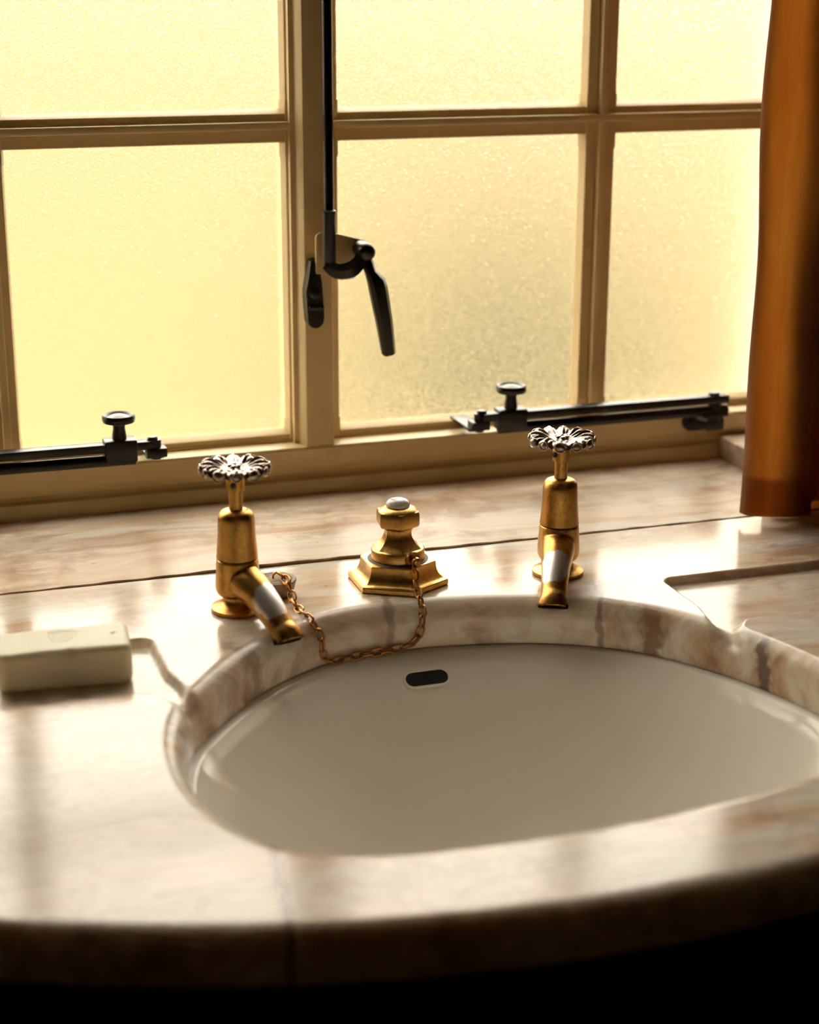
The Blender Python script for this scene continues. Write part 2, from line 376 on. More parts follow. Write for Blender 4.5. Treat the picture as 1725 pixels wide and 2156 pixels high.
def casement(cols, xl, xr):
    bm = bmesh.new()
    # steel frame and ribs (proud of the beads)
    box(bm, xl, xr, 1.444, 1.475, .0438, .0462, .0004); box(bm, xl, xr, 1.444, 1.475, 1.1315, ZT+.008, .0004)
    box(bm, xl, cols[0][0]-.011, 1.444, 1.475, .0438, ZT, .0004); box(bm, cols[-1][1]+.0105, xr, 1.444, 1.475, .0438, ZT, .0004)
    for (a, c), (d, e) in zip(cols, cols[1:]):
        m = (c+d)/2; box(bm, m-.0034, m+.0034, 1.4385, 1.475, .0462, 1.1315, .0012)
    for (a, c), (d, e) in zip(ROWS, ROWS[1:]):
        z = c+.0152; box(bm, xl+.001, xr-.001, 1.4376, 1.475, z-.0032, z+.0032, .0012)
    cas = obj('casement', bm, CREAM, win)
    for ci, (a, c) in enumerate(cols):
        ml = (cols[ci-1][1]+a)/2+.0034 if ci else xl+.0005
        mr = (c+cols[ci+1][0])/2-.0034 if ci < len(cols)-1 else xr-.0005
        for ri, (z0, z1) in enumerate(ROWS):
            zl = .0462 if ri == 0 else (ROWS[ri-1][1]+.0152+.0032)
            zh = 1.1315 if ri == 3 else (z1+.0152-.0032)
            hbead(cas, max(ml, a-.0115), min(mr, c+.0115), zl, z0, 1); hbead(cas, max(ml, a-.0115), min(mr, c+.0115), z1, zh, -1)
            vbead(cas, max(ml, a-.0115), a, zl, zh, 1); vbead(cas, c, min(mr, c+.0115), zl, zh, -1)
            bm = bmesh.new(); box(bm, a-.004, c+.004, 1.4550, 1.4590, z0-.004, z1+.004)
            obj('glass_pane', bm, GLASS, cas)
    return cas
casement([(-.118, .1125), (.138, .3695)], X0, .3805)
casement([(.4195, .6465), (.6790, .9050)], .4068, X1-.014)

# window stays, espagnolette bolt --------------------------------------------------------------
def knob(bm, x, y, z):
    lathe(bm, [(.0060, z-.001), (.0060, z+.003), (.0050, z+.009), (.0052, z+.012), (.0095, z+.0135), (.0130, z+.0145), (.0136, z+.0165), (.0136, z+.0195),
               (.0128, z+.0206), (.0112, z+.0200), (.0100, z+.0188), (.0085, z+.0192), (.005, z+.0206), (0, z+.0212)], 32, (x, y))
def stay(label, s, xk, xend, xpiv):
    """sliding casement stay; s = +1 runs to the right of its knob, -1 to the left"""
    t = thing('casement_stay', label, 'window stay', (xk, 1.39, 0), 0, 'black iron casement stays')
    f = lambda x: xk+s*x-xk
    def bx(name, a, c, y0, y1, z0, z1, bev=.0012, mt=IRON):
        a, c = sorted((s*a, s*c)); return boxobj(name, a, c, y0, y1, z0, z1, mt, t, bev)
    L = abs(xend-xk)
    bx('slide_bar', -.028, L, -.006, .006, .0632, .0705, .0009)
    bm = bmesh.new(); tube(bm, [(s*-.012, -.001, .0555), (s*L, -.001, .0560)], .0048, 16); obj('rod', bm, IRON, t)
    bx('slide_block', -.0135, .0135, -.0085, .0085, .0545, .0735, .0016)
    bm = bmesh.new(); knob(bm, 0, 0, .0735); k = obj('thumb_screw', bm, IRON, t, 40)
    bm = bmesh.new(); lathe(bm, [(.0042, .0700), (.0046, .0715), (.0036, .0732), (0, .0738)], 20, (s*-.0275, 0)); obj('pivot_screw', bm, IRON, t)
    # hinge plate on the casement rail
    bm = bmesh.new(); x = s*-.030
    box(bm, x-.0085, x+.0085, -.007, .007, .0560, .0640, .001); box(bm, x-.0075, x+.0075, .004, .056, .0525, .0560, .001)
    tube(bm, [(x, .0, .054), (x, .0, .0705)], .0045, 14); obj('casement_plate', bm, IRON, t)
    return t, L
t, L = stay('black iron casement stay with thumb screw, right of the bolt and above the right tap', 1, .5600, .7755, 0)
bm = bmesh.new(); lathe(bm, [(.0050, .0700), (.0055, .0715), (.0042, .0730), (0, .0736)], 20, (L-.013, 0)); obj('pivot_screw', bm, IRON, t)
bm = bmesh.new(); tube(bm, [(L-.012, 0, .0470), (L-.012, 0, .0640)], .0062, 16); box(bm, L-.026, L, -.007, .009, .0500, .0550, .0015); box(bm, L-.021, L-.002, -.004, .030, .0360, .0495, .003)
obj('pivot_block', bm, IRON, t)
bm = bmesh.new()
pts = []
for a in range(24):
    an = 2*math.pi*a/24; cx = .0080 if math.cos(an) > 0 else -.0080
    pts.append((L-.0115+cx+.0085*math.cos(an), .0380+.0092*math.sin(an)))
extrude_outline(bm, pts, 'y', .0285, .0330); obj('bracket_plate', bm, IRON, t)
for dx in (-.0225, -.0005):
    bm = bmesh.new(); lathe(bm, [(.0048, 0), (.0044, .0012), (0, .0018)], 18, (0, 0), Matrix.Translation((L+dx, .0287, .0375)) @ Matrix.Rotation(math.pi/2, 4, 'X')); obj('screw', bm, IRON, t)
stay('black iron casement stay with thumb screw, at the left edge above the soap', -1, .2116, .015, 0)

b_t = thing('window_bolt', 'tall black iron window bolt rod with lever handle on the mullion', 'window bolt', (.395, 1.40, .2))
bm = bmesh.new(); tube(bm, [(0, -.006, .052), (0, -.006, .655)], .0042, 16); obj('rod', bm, IRON, b_t)
bm = bmesh.new(); lathe(bm, [(.0048, .008), (.0056, .010), (.0056, .050), (.0060, .051), (.0060, .0535), (.0045, .0545)], 20, (0, -.006)); obj('sleeve', bm, IRON, b_t)
bm = bmesh.new(); extrude_outline(bm, [(-.0075, -.0015), (-.0075, .0310), (-.003, .0335), (.012, .0315), (.0345, .0255), (.0385, .0225), (.0385, .004), (.030, -.0005), (.012, -.001)], 'y', .008, .0125)
bmesh.ops.bevel(bm, geom=list(bm.edges), offset=.0008, segments=2, affect='EDGES'); box(bm, -.002, .011, .010, .0245, .0, .030, .001)
obj('back_plate', bm, CREAM, b_t)
bm = bmesh.new(); c = catmull([(-.003, -.0065, .0090), (.005, -.0115, .0035), (.016, -.0140, .0045), (.0235, -.0125, .0100), (.030, -.0095, .0180)], 3)
tube(bm, c, [float(np.interp(q/(len(c)-1), [0, .15, .5, .7, 1], [.0052, .0068, .0080, .0070, .0062])) for q in range(len(c))], 6, True, (0, 1, 0), .9); obj('arm', bm, IRON, b_t, 18)
bm = bmesh.new(); lathe(bm, [(.0066, -.013), (.0074, -.010), (.0076, .004), (.0074, .0085), (.0060, .0112), (.0035, .0126), (0, .0130)], 28, (0, 0), Matrix.Translation((.0300, -.0075, .0190)) @ Matrix.Rotation(math.pi/2, 4, 'X')); obj('pivot', bm, IRON, b_t)
bm = bmesh.new()
def sec(c, w, d, ax):
    c = Vector(c); ax = Vector(ax).normalized(); sd = Vector((0, 1, 0)).cross(ax).normalized(); y = Vector((0, 1, 0)); k = .35
    return [bm.verts.new(c+sd*(w*u)+y*(d*v)) for u, v in ((-.5, -.5+k), (-.5+k*.6, -.5), (.5-k*.6, -.5), (.5, -.5+k), (.5, .5), (-.5, .5))]
ax = (.32, 0, -1)
S = [sec((.0305, -.0105, .0130), .0105, .0065, (.2, 0, -1)), sec((.0340, -.0135, .0020), .0090, .0075, (.3, 0, -1)), sec((.0385, -.0165, -.0060), .0145, .0095, (.3, 0, -1)), sec((.0400, -.0165, -.0120), .0152, .0100, (.15, 0, -1)),
     sec((.0450, -.0170, -.0400), .0138, .0090, (.17, 0, -1)), sec((.0492, -.0165, -.0680), .0114, .0080, (.17, 0, -1)), sec((.0496, -.0165, -.0698), .0094, .0065, (.17, 0, -1))]
for a, c in zip(S, S[1:]):
    for i in range(6): bm.faces.new((a[i], a[(i+1) % 6], c[(i+1) % 6], c[i]))
bm.faces.new(S[0][::-1]); bm.faces.new(S[-1]); obj('lever', bm, IRON, b_t, 40)
k_t = thing('bolt_keeper', 'black iron tongue hanging on the mullion beside the lever handle', 'window catch', (.3875, 1.42, .18))
bm = bmesh.new()
out = [(-.0035, .0290), (.0020, .0300), (.0035, .0240), (.0055, .0100), (.0062, .0000), (.0072, -.0180)] + [(.0002+.0072*math.cos(a), -.0215-.0075*math.sin(a)) for a in [math.pi*i/8 for i in range(0, 9)]] + [(-.0080, -.0060), (-.0082, .0030), (-.0060, .0150)]
extrude_outline(bm, out, 'y', -.009, .0045); bmesh.ops.bevel(bm, geom=[e for e in bm.edges if all(v.co.y < -.008 for v in e.verts)], offset=.0016, segments=2, affect='EDGES'); obj('tongue', bm, IRON, k_t, 40)
bm = bmesh.new(); lathe(bm, [(.0055, 0), (.0052, .0016), (.003, .0026), (0, .003)], 22, (0, 0), Matrix.Translation((-.0005, -.0088, .0020)) @ Matrix.Rotation(math.pi/2, 4, 'X')); obj('screw', bm, IRON, k_t)
bm = bmesh.new(); box(bm, -.0065, .0068, -.0115, -.008, -.0125, -.0085, .001); obj('ridge', bm, IRON, k_t)

# ------------------------------------------------------------------ counter: marble slab with the basin opening, soap trays and a bowed front
CX, CY = .384, .955
ring = [(.372, 1.1450), (.340, 1.1440), (.315, 1.139), (.266, 1.112), (.2175, 1.0640), (.196, 1.0375), (.171, .9980), (.1600, .956), (.1560, .910), (.1625, .855), (.182, .812), (.205, .791), (.240, .7775), (.285, .7710), (.323, .7685),
        (.380, .7690), (.442, .7750), (.518, .7890), (.565, .798), (.602, .820), (.620, .866), (.6225, .915), (.6145, .956), (.598, 1.0044), (.579, 1.040), (.5575, 1.0724), (.516, 1.1070), (.467, 1.1290), (.420, 1.1400)]
ang = np.array([math.atan2(y-CY, x-CX) for x, y in ring]); rad = np.array([math.hypot(x-CX, y-CY) for x, y in ring])
o_ = np.argsort(ang); ang, rad = ang[o_], rad[o_]
def rim_r(th):
    th = (np.asarray(th)+math.pi) % (2*math.pi)-math.pi
    return np.interp(th, np.r_[ang[-4:]-2*math.pi, ang, ang[:4]+2*math.pi], np.r_[rad[-4:], rad, rad[:4]])
_T = np.linspace(-math.pi, math.pi, 1441)[:-1]; _R = rim_r(_T)
_k = np.hanning(61); _k /= _k.sum(); _R = np.convolve(np.r_[_R[-30:], _R, _R[:30]], _k, 'valid')
rim = lambda th: np.interp((np.asarray(th)+math.pi) % (2*math.pi)-math.pi, np.r_[_T, math.pi], np.r_[_R, _R[0]])
YB, XL, XR = 1.2432, -.50, .940
def outer_r(th):
    c, s = np.cos(th), np.sin(th); r = np.full_like(th, 9.)
    with np.errstate(divide='ignore', invalid='ignore'):
        r = np.where(s > 1e-6, np.minimum(r, (YB-CY)/s), r)
        r = np.where(c > 1e-6, np.minimum(r, (XR-CX)/c), r); r = np.where(c < -1e-6, np.minimum(r, (XL-CX)/c), r)
    tt = np.linspace(.05, 1.2, 1200)
    for i in np.where(s < 0)[0]:
        x, y = CX+tt*c[i], CY+tt*s[i]; yf = np.minimum(.698+.70*(x-.37)**2, .83)
        k = np.argmax(y < yf)
        if y[k] < yf[k]: r[i] = min(r[i], tt[k])
    return r
def sd_rrect(x, y, x0, x1, y0, y1, rd):
    qx = np.abs(x-(x0+x1)/2)-(x1-x0)/2+rd; qy = np.abs(y-(y0+y1)/2)-(y1-y0)/2+rd
    return np.hypot(np.maximum(qx, 0), np.maximum(qy, 0))+np.minimum(np.maximum(qx, qy), 0)-rd
def sd_caps(x, y, a, b, rd):
    ax, ay, bx_, by_ = a[0], a[1], b[0]-a[0], b[1]-a[1]
    t = np.clip(((x-ax)*bx_+(y-ay)*by_)/(bx_**2+by_**2), 0, 1); return np.hypot(x-ax-t*bx_, y-ay-t*by_)-rd
def sst(e0, e1, v):
    t = np.clip((v-e0)/(e1-e0), 0, 1); return t*t*(3-2*t)
TRAY = .0065
def tray_depth(x, y):
    xm = np.where(x > CX, 2*CX-x, x)
    run = np.clip(((xm-.176)*.0275-(y-1.044)*.059)/(.0275**2+.059**2), 0, 1.3)
    d1 = sd_rrect(xm, y, .030, .1865, 1.0335, 1.1265, .010); d2 = sd_caps(xm, y, (.176, 1.044), (.2035, .985), .0078)
    k = .018; h = np.clip(.5+.5*(d2-d1)/k, 0, 1); d = d2*(1-h)+d1*h-k*h*(1-h)          # the channel flows into the tray with a round shoulder
    soft = .0015+.0065*np.clip(run*2.2-.35, 0, 1)
    return TRAY*(1-.35*np.clip(run, 0, 1)**2)*(1-sst(-.002-soft, soft*.9, d))
NT, RT = 1600, .016
def th_grid():
    # denser where the trays are
    base = np.linspace(-math.pi, math.pi, NT+1)[:-1]; return base
th = th_grid(); ro = outer_r(th); ri = rim(th); ct, sn = np.cos(th), np.sin(th)
rings = []
wall_r = ri-RT
for z in (-.034, -.031, -.026, -.020):
    rings.append((wall_r, np.full(NT, z), -1, 0))
for k in range(0, 11):
    a = math.pi/2*k/10; rings.append((ri-RT*math.cos(a), np.full(NT, -RT+RT*math.sin(a)), -math.cos(a), math.sin(a)))
NS = 230
for k in range(1, NS+1):
    t = (k/NS)**1.35; rings.append((ri+(ro-.011-ri)*t, np.zeros(NT), 0, 1))
for k in range(1, 9):
    a = math.pi/2*k/8; rings.append((ro-.011+.011*math.sin(a), np.full(NT, -.011+.011*math.cos(a)), math.sin(a), math.cos(a)))
# the back and the side edges are nearly sharp
for z in (-.016, -.028): rings.append((ro, np.full(NT, z), 0, 0))
for k in range(1, 4):
    a = math.pi/2*k/3; rings.append((ro-.006+.006*math.cos(a), np.full(NT, -.028-.006*math.sin(a)), 0, 0))
V = []
isback = (sn > .05) & (np.abs(ro*sn-(YB-CY)) < .004)
for idx, (r, z, nr, nz) in enumerate(rings):
    rr = np.array(r, float); zz = np.array(z, float)
    x, y = CX+rr*ct, CY+rr*sn
    d = tray_depth(x, y)
    if nr or nz:
        rr = rr-min(nr, 0)*d*sst(-.020, -.008, float(z[0])); zz = zz-nz*d
    if 15+NS <= idx and 15+NS+8 > idx:                     # keep the joint edge sharp behind the taps
        k = idx-(15+NS)+1; rb = ro-.011+.011*min(1, k/6); zb = 0 if k <= 6 else -.0012*(k-6)
        rr = np.where(isback, rb, rr); zz = np.where(isback, zb, zz)
    V.append(np.stack([CX+rr*ct, CY+rr*sn, zz], 1))
nr_ = len(V); V = np.concatenate(V)
i = np.arange(NT); j = (i+1) % NT
F = np.concatenate([np.stack([k*NT+i, k*NT+j, (k+1)*NT+j, (k+1)*NT+i], 1) for k in range(nr_-1)]+[np.stack([(nr_-1)*NT+i, (nr_-1)*NT+j, j, i], 1)])
me = bpy.data.meshes.new('marble_counter'); me.vertices.add(len(V)); me.vertices.foreach_set('co', V.ravel())
me.loops.add(F.size); me.loops.foreach_set('vertex_index', F[:, ::-1].ravel() if False else F.ravel())
me.polygons.add(len(F)); me.polygons.foreach_set('loop_start', np.arange(0, F.size, 4)); me.polygons.foreach_set('loop_total', np.full(len(F), 4)); me.update(); me.validate()
bm = bmesh.new(); bm.from_mesh(me); bmesh.ops.recalc_face_normals(bm, faces=bm.faces); bm.to_mesh(me); bm.free()
counter = link_mesh('marble_counter', me, MARBLE, None, 60)
counter['label'] = 'veined cream marble washstand top with bowed front and two sunken soap trays'; counter['category'] = 'countertop'

# sill slab behind the joint, its right-hand ledge, the dirty joint
bm = bmesh.new(); n = 240
def wob(x, s): return .00035*math.sin(x*61+s)+.0003*math.sin(x*173+2*s)+.00022*math.sin(x*411+3*s)
def lip(x): return float(np.interp(x, [-.5, .1, .2, .30, .42, .55, .70, .8], [.0003, .0004, .0012, .0024, .0018, .0011, .0008, .0006]))+.5*wob(x, 4)
prof = [(0, -.030), (0, -.0012), (.0006, 0), (.09, 0), (.19, 0), (.19, -.030)]
cols_ = []
for q in range(n+1):
    x = -.60+(.944+.60)*q/n; e = 1.2450+wob(x, 1)+(.0006 if x < .2 else 0)
    cols_.append([bm.verts.new((x, e+a if a < .1 else 1.43, z+(lip(x) if z > -.01 and a < .1 else 0))) for a, z in prof])
for a, c in zip(cols_, cols_[1:]):
    for k in range(6): bm.faces.new((a[k], a[(k+1) % 6], c[(k+1) % 6], c[k]))
bm.faces.new(cols_[0]); bm.faces.new(cols_[-1][::-1])
sill = obj('marble_sill', bm, MARBLE_SILL, None, 30); sill['label'] = 'cream marble window sill slab behind the dirty joint, below the window'; sill['category'] = 'window sill'
lg = boxobj('marble_ledge', .787, .943, 1.300, 1.4205, .0003, .0215, MARBLE_SILL, None, .0025); lg['label'] = 'raised marble block on the sill at right, half hidden by the curtain'; lg['category'] = 'ledge'
bm = bmesh.new(); rows = []
for q in range(301):
    x = -.5+1.438*q/300; e = 1.2450+wob(x, 1)+(.0006 if x < .2 else 0)
    rows.append([bm.verts.new(p) for p in ((x, 1.2420, -.022), (x, 1.2424, -.0006+wob(x, 2)*.5), (x, e-.0006, -.0005+wob(x, 5)*.4), (x, e-.0005+wob(x, 7)*.4, lip(x)-.0009), (x, e+.0004, lip(x)-.0004), (x, e+.0004, -.022))])
for a, c in zip(rows, rows[1:]):
    for k in range(6): bm.faces.new((a[k], a[(k+1) % 6], c[(k+1) % 6], c[k]))
jt = obj('trim_1', bm, GROUT); struct(jt)

# ------------------------------------------------------------------ porcelain basin
basin = thing('washbasin', 'white porcelain oval basin set under the marble opening', 'basin', (CX, CY, -.17))
NB = 260; tb = np.linspace(-math.pi, math.pi, NB+1)[:-1]; wr = rim(tb)-RT
prof = [(1.075, -.0345, 0), (1.0, -.0345, 0), (.985, -.0345, 0), (.972, -.0352, -.001), (.962, -.0375, -.003), (.945, -.0425, -.010), (.925, -.051, -.018), (.90, -.061, -.024), (.865, -.075, -.030),
        (.82, -.092, -.033), (.76, -.110, -.034), (.68, -.127, -.034), (.58, -.140, -.033), (.46, -.1485, -.03), (.32, -.1535, -.028), (.16, -.156, -.026), (.06, -.157, -.025)]
pz = np.array(prof); tt = np.linspace(0, 1, 90); pp = np.stack([np.interp(tt, np.linspace(0, 1, len(pz)), pz[:, q]) for q in range(3)], 1)
kk = np.array([.1, .2, .4, .2, .1])
for q in range(3): pp[4:-2, q] = np.convolve(pp[:, q], kk, 'same')[4:-2]
vv, ff = [], []
for k, z, s in pp:
    e = 1.0; w = wr*k
    vv += [(float(w[q]*math.cos(tb[q])), float(w[q]*math.sin(tb[q])+s), float(z+.17)) for q in range(NB)]
for a in range(len(pp)-1):
    for q in range(NB):
        q2 = (q+1) % NB; ff.append((a*NB+q, a*NB+q2, (a+1)*NB+q2, (a+1)*NB+q))
n0 = len(vv)                                              # outside of the bowl, 8 mm thick
for (k, z, s) in ((1.075, -.046, 0), (.99, -.052, -.01), (.90, -.095, -.03), (.74, -.135, -.034), (.5, -.160, -.03), (.06, -.168, -.025)):
    vv += [(float(wr[q]*k*math.cos(tb[q])), float(wr[q]*k*math.sin(tb[q])+s), float(z+.17)) for q in range(NB)]
for q in range(NB):
    q2 = (q+1) % NB; ff.append((q2, q, n0+q, n0+q2))
    for a in range(5): ff.append((n0+a*NB+q2, n0+a*NB+q, n0+(a+1)*NB+q, n0+(a+1)*NB+q2))
    ff.append(((len(pp)-1)*NB+q, (len(pp)-1)*NB+q2, n0+5*NB+q2, n0+5*NB+q))
bowl = raw('bowl', vv, ff, PORC, basin, 180)
bm = bmesh.new(); bm.from_mesh(bowl.data); bmesh.ops.recalc_face_normals(bm, faces=bm.faces); bm.to_mesh(bowl.data); bm.free()
# overflow slot on the sloping back wall: black solid, hole's shade painted in
def wall_point(x, z):
    i_ = int(np.argmin(np.abs(pp[8:, 1]-z)))+8; k, _, s = pp[i_]
    yy = np.sin(tb)*wr*k+s; xx = np.cos(tb)*wr*k; sel = yy > .02
    o2 = np.argsort(xx[sel]); return float(np.interp(x, xx[sel][o2], yy[sel][o2]))
zo = -.0478; xo = .383-CX
y0 = wall_point(xo, zo); ya = wall_point(xo, zo+.006); yb_ = wall_point(xo, zo-.006)
slope = math.atan2(.012, ya-yb_)                          # wall direction in the Y-Z plane
M = Matrix.Translation((xo, y0, zo+.17)) @ Matrix.Rotation(slope, 4, 'X')
def stadium(w, h, n=10):
    r = h/2; return [(w/2-r+r*math.cos(a), r*math.sin(a)) for a in [-math.pi/2+math.pi*q/n for q in range(n+1)]]+[(-w/2+r+r*math.cos(a), r*math.sin(a)) for a in [math.pi/2+math.pi*q/n for q in range(n+1)]]
bm = bmesh.new(); extrude_outline(bm, stadium(.0325, .0115), 'z', -.004, .0012); bmesh.ops.transform(bm, matrix=M, verts=bm.verts)
ov = obj('overflow_slot', bm, SLOT, basin, 30); ov['label'] = 'black overflow slot'
bm = bmesh.new(); pts = [M @ Vector((p[0], p[1], .0006)) for p in stadium(.0338, .0128)]; tube(bm, pts+[pts[0]], .0009, 8); obj('overflow_rim', bm, PORC, basin)
bm = bmesh.new(); lathe(bm, [(.022, .0), (.022, .0148), (.020, .0155), (.0165, .0142), (.0165, .004), (0, .004)], 40, (0, -.026)); obj('drain', bm, BRASS, basin)

# cabinet under the counter
cab = thing('vanity_cabinet', 'dark bow-fronted cabinet under the marble top', 'cabinet', (.37, .8, -.80))
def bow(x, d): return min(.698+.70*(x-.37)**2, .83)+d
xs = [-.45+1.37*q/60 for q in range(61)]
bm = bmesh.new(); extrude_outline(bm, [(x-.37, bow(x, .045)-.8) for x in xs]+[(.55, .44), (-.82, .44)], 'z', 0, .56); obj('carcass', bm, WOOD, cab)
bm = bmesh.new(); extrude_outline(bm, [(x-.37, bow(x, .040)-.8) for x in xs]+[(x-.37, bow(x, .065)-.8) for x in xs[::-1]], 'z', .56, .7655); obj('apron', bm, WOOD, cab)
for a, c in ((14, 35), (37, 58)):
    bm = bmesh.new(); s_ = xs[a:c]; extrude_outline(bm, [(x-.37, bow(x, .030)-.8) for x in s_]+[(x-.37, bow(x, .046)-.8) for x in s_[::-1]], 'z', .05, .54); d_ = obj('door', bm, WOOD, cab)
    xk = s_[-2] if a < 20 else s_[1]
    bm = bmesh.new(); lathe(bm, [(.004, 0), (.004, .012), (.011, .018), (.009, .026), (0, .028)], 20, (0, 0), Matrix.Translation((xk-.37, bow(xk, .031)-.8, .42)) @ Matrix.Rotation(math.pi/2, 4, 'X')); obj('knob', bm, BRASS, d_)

# ------------------------------------------------------------------ taps
def build_tap():
    t = thing('tap', 'aged brass pillar tap with flower handwheel, left of the centre post', 'tap', (.2575, 1.161, 0), 0, 'brass taps at the basin')
    bm = bmesh.new(); lathe(bm, [(.0195, .0002), (.0200, .0012), (.0198, .0030), (.0165, .0046), (.0128, .0062), (.0112, .0090), (.0110, .0125), (.012, .014)], 56); obj('base_flange', bm, BRASS, t, 40)
    bm = bmesh.new()
    lathe(bm, [(.0085, .0112), (.0120, .0116), (.0148, .0130), (.0162, .0160), (.0164, .0200), (.0160, .0270), (.0155, .0340), (.0151, .0398), (.0140, .0400)], 48)
    path = catmull([(.000, 0, .0240), (.012, 0, .0238), (.024, 0, .0208), (.036, 0, .0155), (.047, 0, .0088), (.0555, 0, .0022), (.0608, 0, -.0014), (.0634, 0, -.0054)], 6)
    m = len(path)-1; rr = [float(np.interp(q/m, [0, .2, .4, .6, .75, .9, 1], [.0135, .0130, .0112, .0099, .0100, .0113, .0121])) for q in range(m+1)]
    tube(bm, path, rr, 28, True, (0, 1, 0), 1.0)
    body = obj('body', bm, None, t, 180)
    md = body.modifiers.new('r', 'REMESH'); md.mode = 'VOXEL'; md.voxel_size = .00075
    sm = body.modifiers.new('s', 'SMOOTH'); sm.factor = .6; sm.iterations = 16
    dg = bpy.context.evaluated_depsgraph_get(); me = bpy.data.meshes.new_from_object(body.evaluated_get(dg)); body.modifiers.clear(); body.data = me
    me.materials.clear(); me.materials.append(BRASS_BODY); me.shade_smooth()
    bm = bmesh.new(); M = Matrix.Translation((.0636, 0, -.0057)) @ Matrix.Rotation(math.radians(-22), 4, 'Y')
    lathe(bm, [(.0078, -.0004), (.0094, .0002), (.0084, .0008), (.0076, .0012)], 28, (0, 0), M); obj('outlet', bm, VERD, t)
    bm = bmesh.new(); lathe(bm, [(.0146, .0396), (.0146, .0408)], 40); obj('joint_ring', bm, VERD, t)
    bm = bmesh.new(); lathe(bm, [(.0140, .0406), (.0151, .0408), (.0150, .0416), (.0144, .0480), (.0136, .0580), (.0134, .0660), (.0131, .0700), (.0125, .0730), (.0107, .0754), (.0078, .0765), (.0050, .0768)], 56); obj('bonnet', bm, BRASS, t, 60)
    bm = bmesh.new(); lathe(bm, [(.0050, .0760), (.0050, .0925)], 28); obj('stem', bm, BRASS, t, 40)
    bm = bmesh.new(); lathe(bm, [(.0058, .0905), (.0067, .0909), (.0067, .0990), (.0063, .0996), (.0063, .1035), (.0070, .1048)], 32)
    col = obj('collar', bm, BRASS, t, 25)
    bm = bmesh.new(); lathe(bm, [(.0021, 0), (.0021, .0009), (.0015, .0012), (0, .0012)], 14, (0, 0), Matrix.Translation((.0045, -.0046, .096)) @ Matrix.Rotation(math.radians(45), 4, 'Z') @ Matrix.Rotation(math.pi/2, 4, 'X')); obj('set_screw', bm, SLOT, col)
    # cast flower handwheel: height field on top, scroll bulbs round the edge
    n, L = 300, 44; R0 = .0252; v, f = [], []
    def prof(u):                                           # crown height over the radius
        return float(np.interp(u, [0, .10, .18, .25, .34, .5, .68, .82, .92, 1.0], [.0024, .0026, .0020, .0004, .0002, .0014, .0030, .0034, .0026, -.0004]))
    for a in range(1, L+1):
        u = a/L
        for q in range(n):
            p = 2*math.pi*q/n; lob = math.cos(12*p); rr_ = R0*u*(1+(.030*lob)*u**3)
            g = sst(.30, .62, np.array(u)).item(); z = prof(u)+g*(.0014*lob+.0007*math.cos(36*p)*(1-.5*abs(lob))-.00025*abs(math.sin(24*p)))
            z += -.0026*math.exp(-((u-.50)/.075)**2)*max(0, math.cos(6*p+.5))**10          # pierced eyes between big petals
            if u < .24: z += .0005*math.cos(6*p)*math.sin(math.pi*u/.24)
            v.append((rr_*math.cos(p), rr_*math.sin(p), .1075+z))
    for a in range(L-1):
        for q in range(n):
            q2 = (q+1) % n; f.append((a*n+q, a*n+q2, (a+1)*n+q2, (a+1)*n+q))
    cidx = len(v); v.append((0, 0, .1075+.0024)); f += [(cidx, q, (q+1) % n) for q in range(n)]
    b0 = len(v)
    for u, z in ((.97, -.0014), (.86, -.0026), (.6, -.0026), (.28, -.0040)):
        for q in range(n):
            p = 2*math.pi*q/n; rr_ = R0*u*(1+.03*math.cos(12*p)*u**3); v.append((rr_*math.cos(p), rr_*math.sin(p), .1075+z))
    for q in range(n):
        q2 = (q+1) % n; f.append(((L-1)*n+q, (L-1)*n+q2, b0+q2, b0+q))
        for a in range(3): f.append((b0+a*n+q, b0+a*n+q2, b0+(a+1)*n+q2, b0+(a+1)*n+q))
    f.append(tuple(b0+3*n+q for q in range(n))[::-1])
    wheel = raw('handwheel', v, f, PEWTER, t, 60)
    bm = bmesh.new()
    for q in range(12):
        p = 2*math.pi*q/12; big = q % 2 == 0
        r_ = .0037 if big else .0030
        Mx = Matrix.Translation(((.0227 if big else .0231)*math.cos(p), (.0227 if big else .0231)*math.sin(p), .1075-.0004)) @ Matrix.Rotation(p, 4, 'Z') @ Matrix.Diagonal((1.0, 1.2, 1.05, 1))
        bmesh.ops.create_uvsphere(bm, u_segments=18, v_segments=12, radius=r_, matrix=Mx)
        ringp = [Mx @ Vector((r_*.55, r_*.95*math.cos(s), r_*.95*math.sin(s))) for s in [2*math.pi*w/16 for w in range(17)]]
        tube(bm, ringp, .0007, 6)
    sb = obj('scroll_edge', bm, PEWTER, wheel, 180)
    bm = bmesh.new()
    for q in range(6):
        p = 2*math.pi*q/6+.26; Mx = Matrix.Translation((.0036*math.cos(p), .0036*math.sin(p), .1075+.0023)) @ Matrix.Rotation(p, 4, 'Z') @ Matrix.Diagonal((1.25, .85, .45, 1))
        bmesh.ops.create_uvsphere(bm, u_segments=12, v_segments=8, radius=.0020, matrix=Mx)
    bmesh.ops.create_uvsphere(bm, u_segments=12, v_segments=8, radius=.0013, matrix=Matrix.Translation((0, 0, .1075+.0026)))
    obj('rosette', bm, PEWTER, wheel, 180)
    return t
tap1 = build_tap(); tap1.rotation_euler.z = math.atan2(-.94, .345)
dup(tap1, (.5108, 1.163, 0), math.atan2(-.059, -.029), 'aged brass pillar tap with flower handwheel, right of the centre post', 'brass taps at the basin')

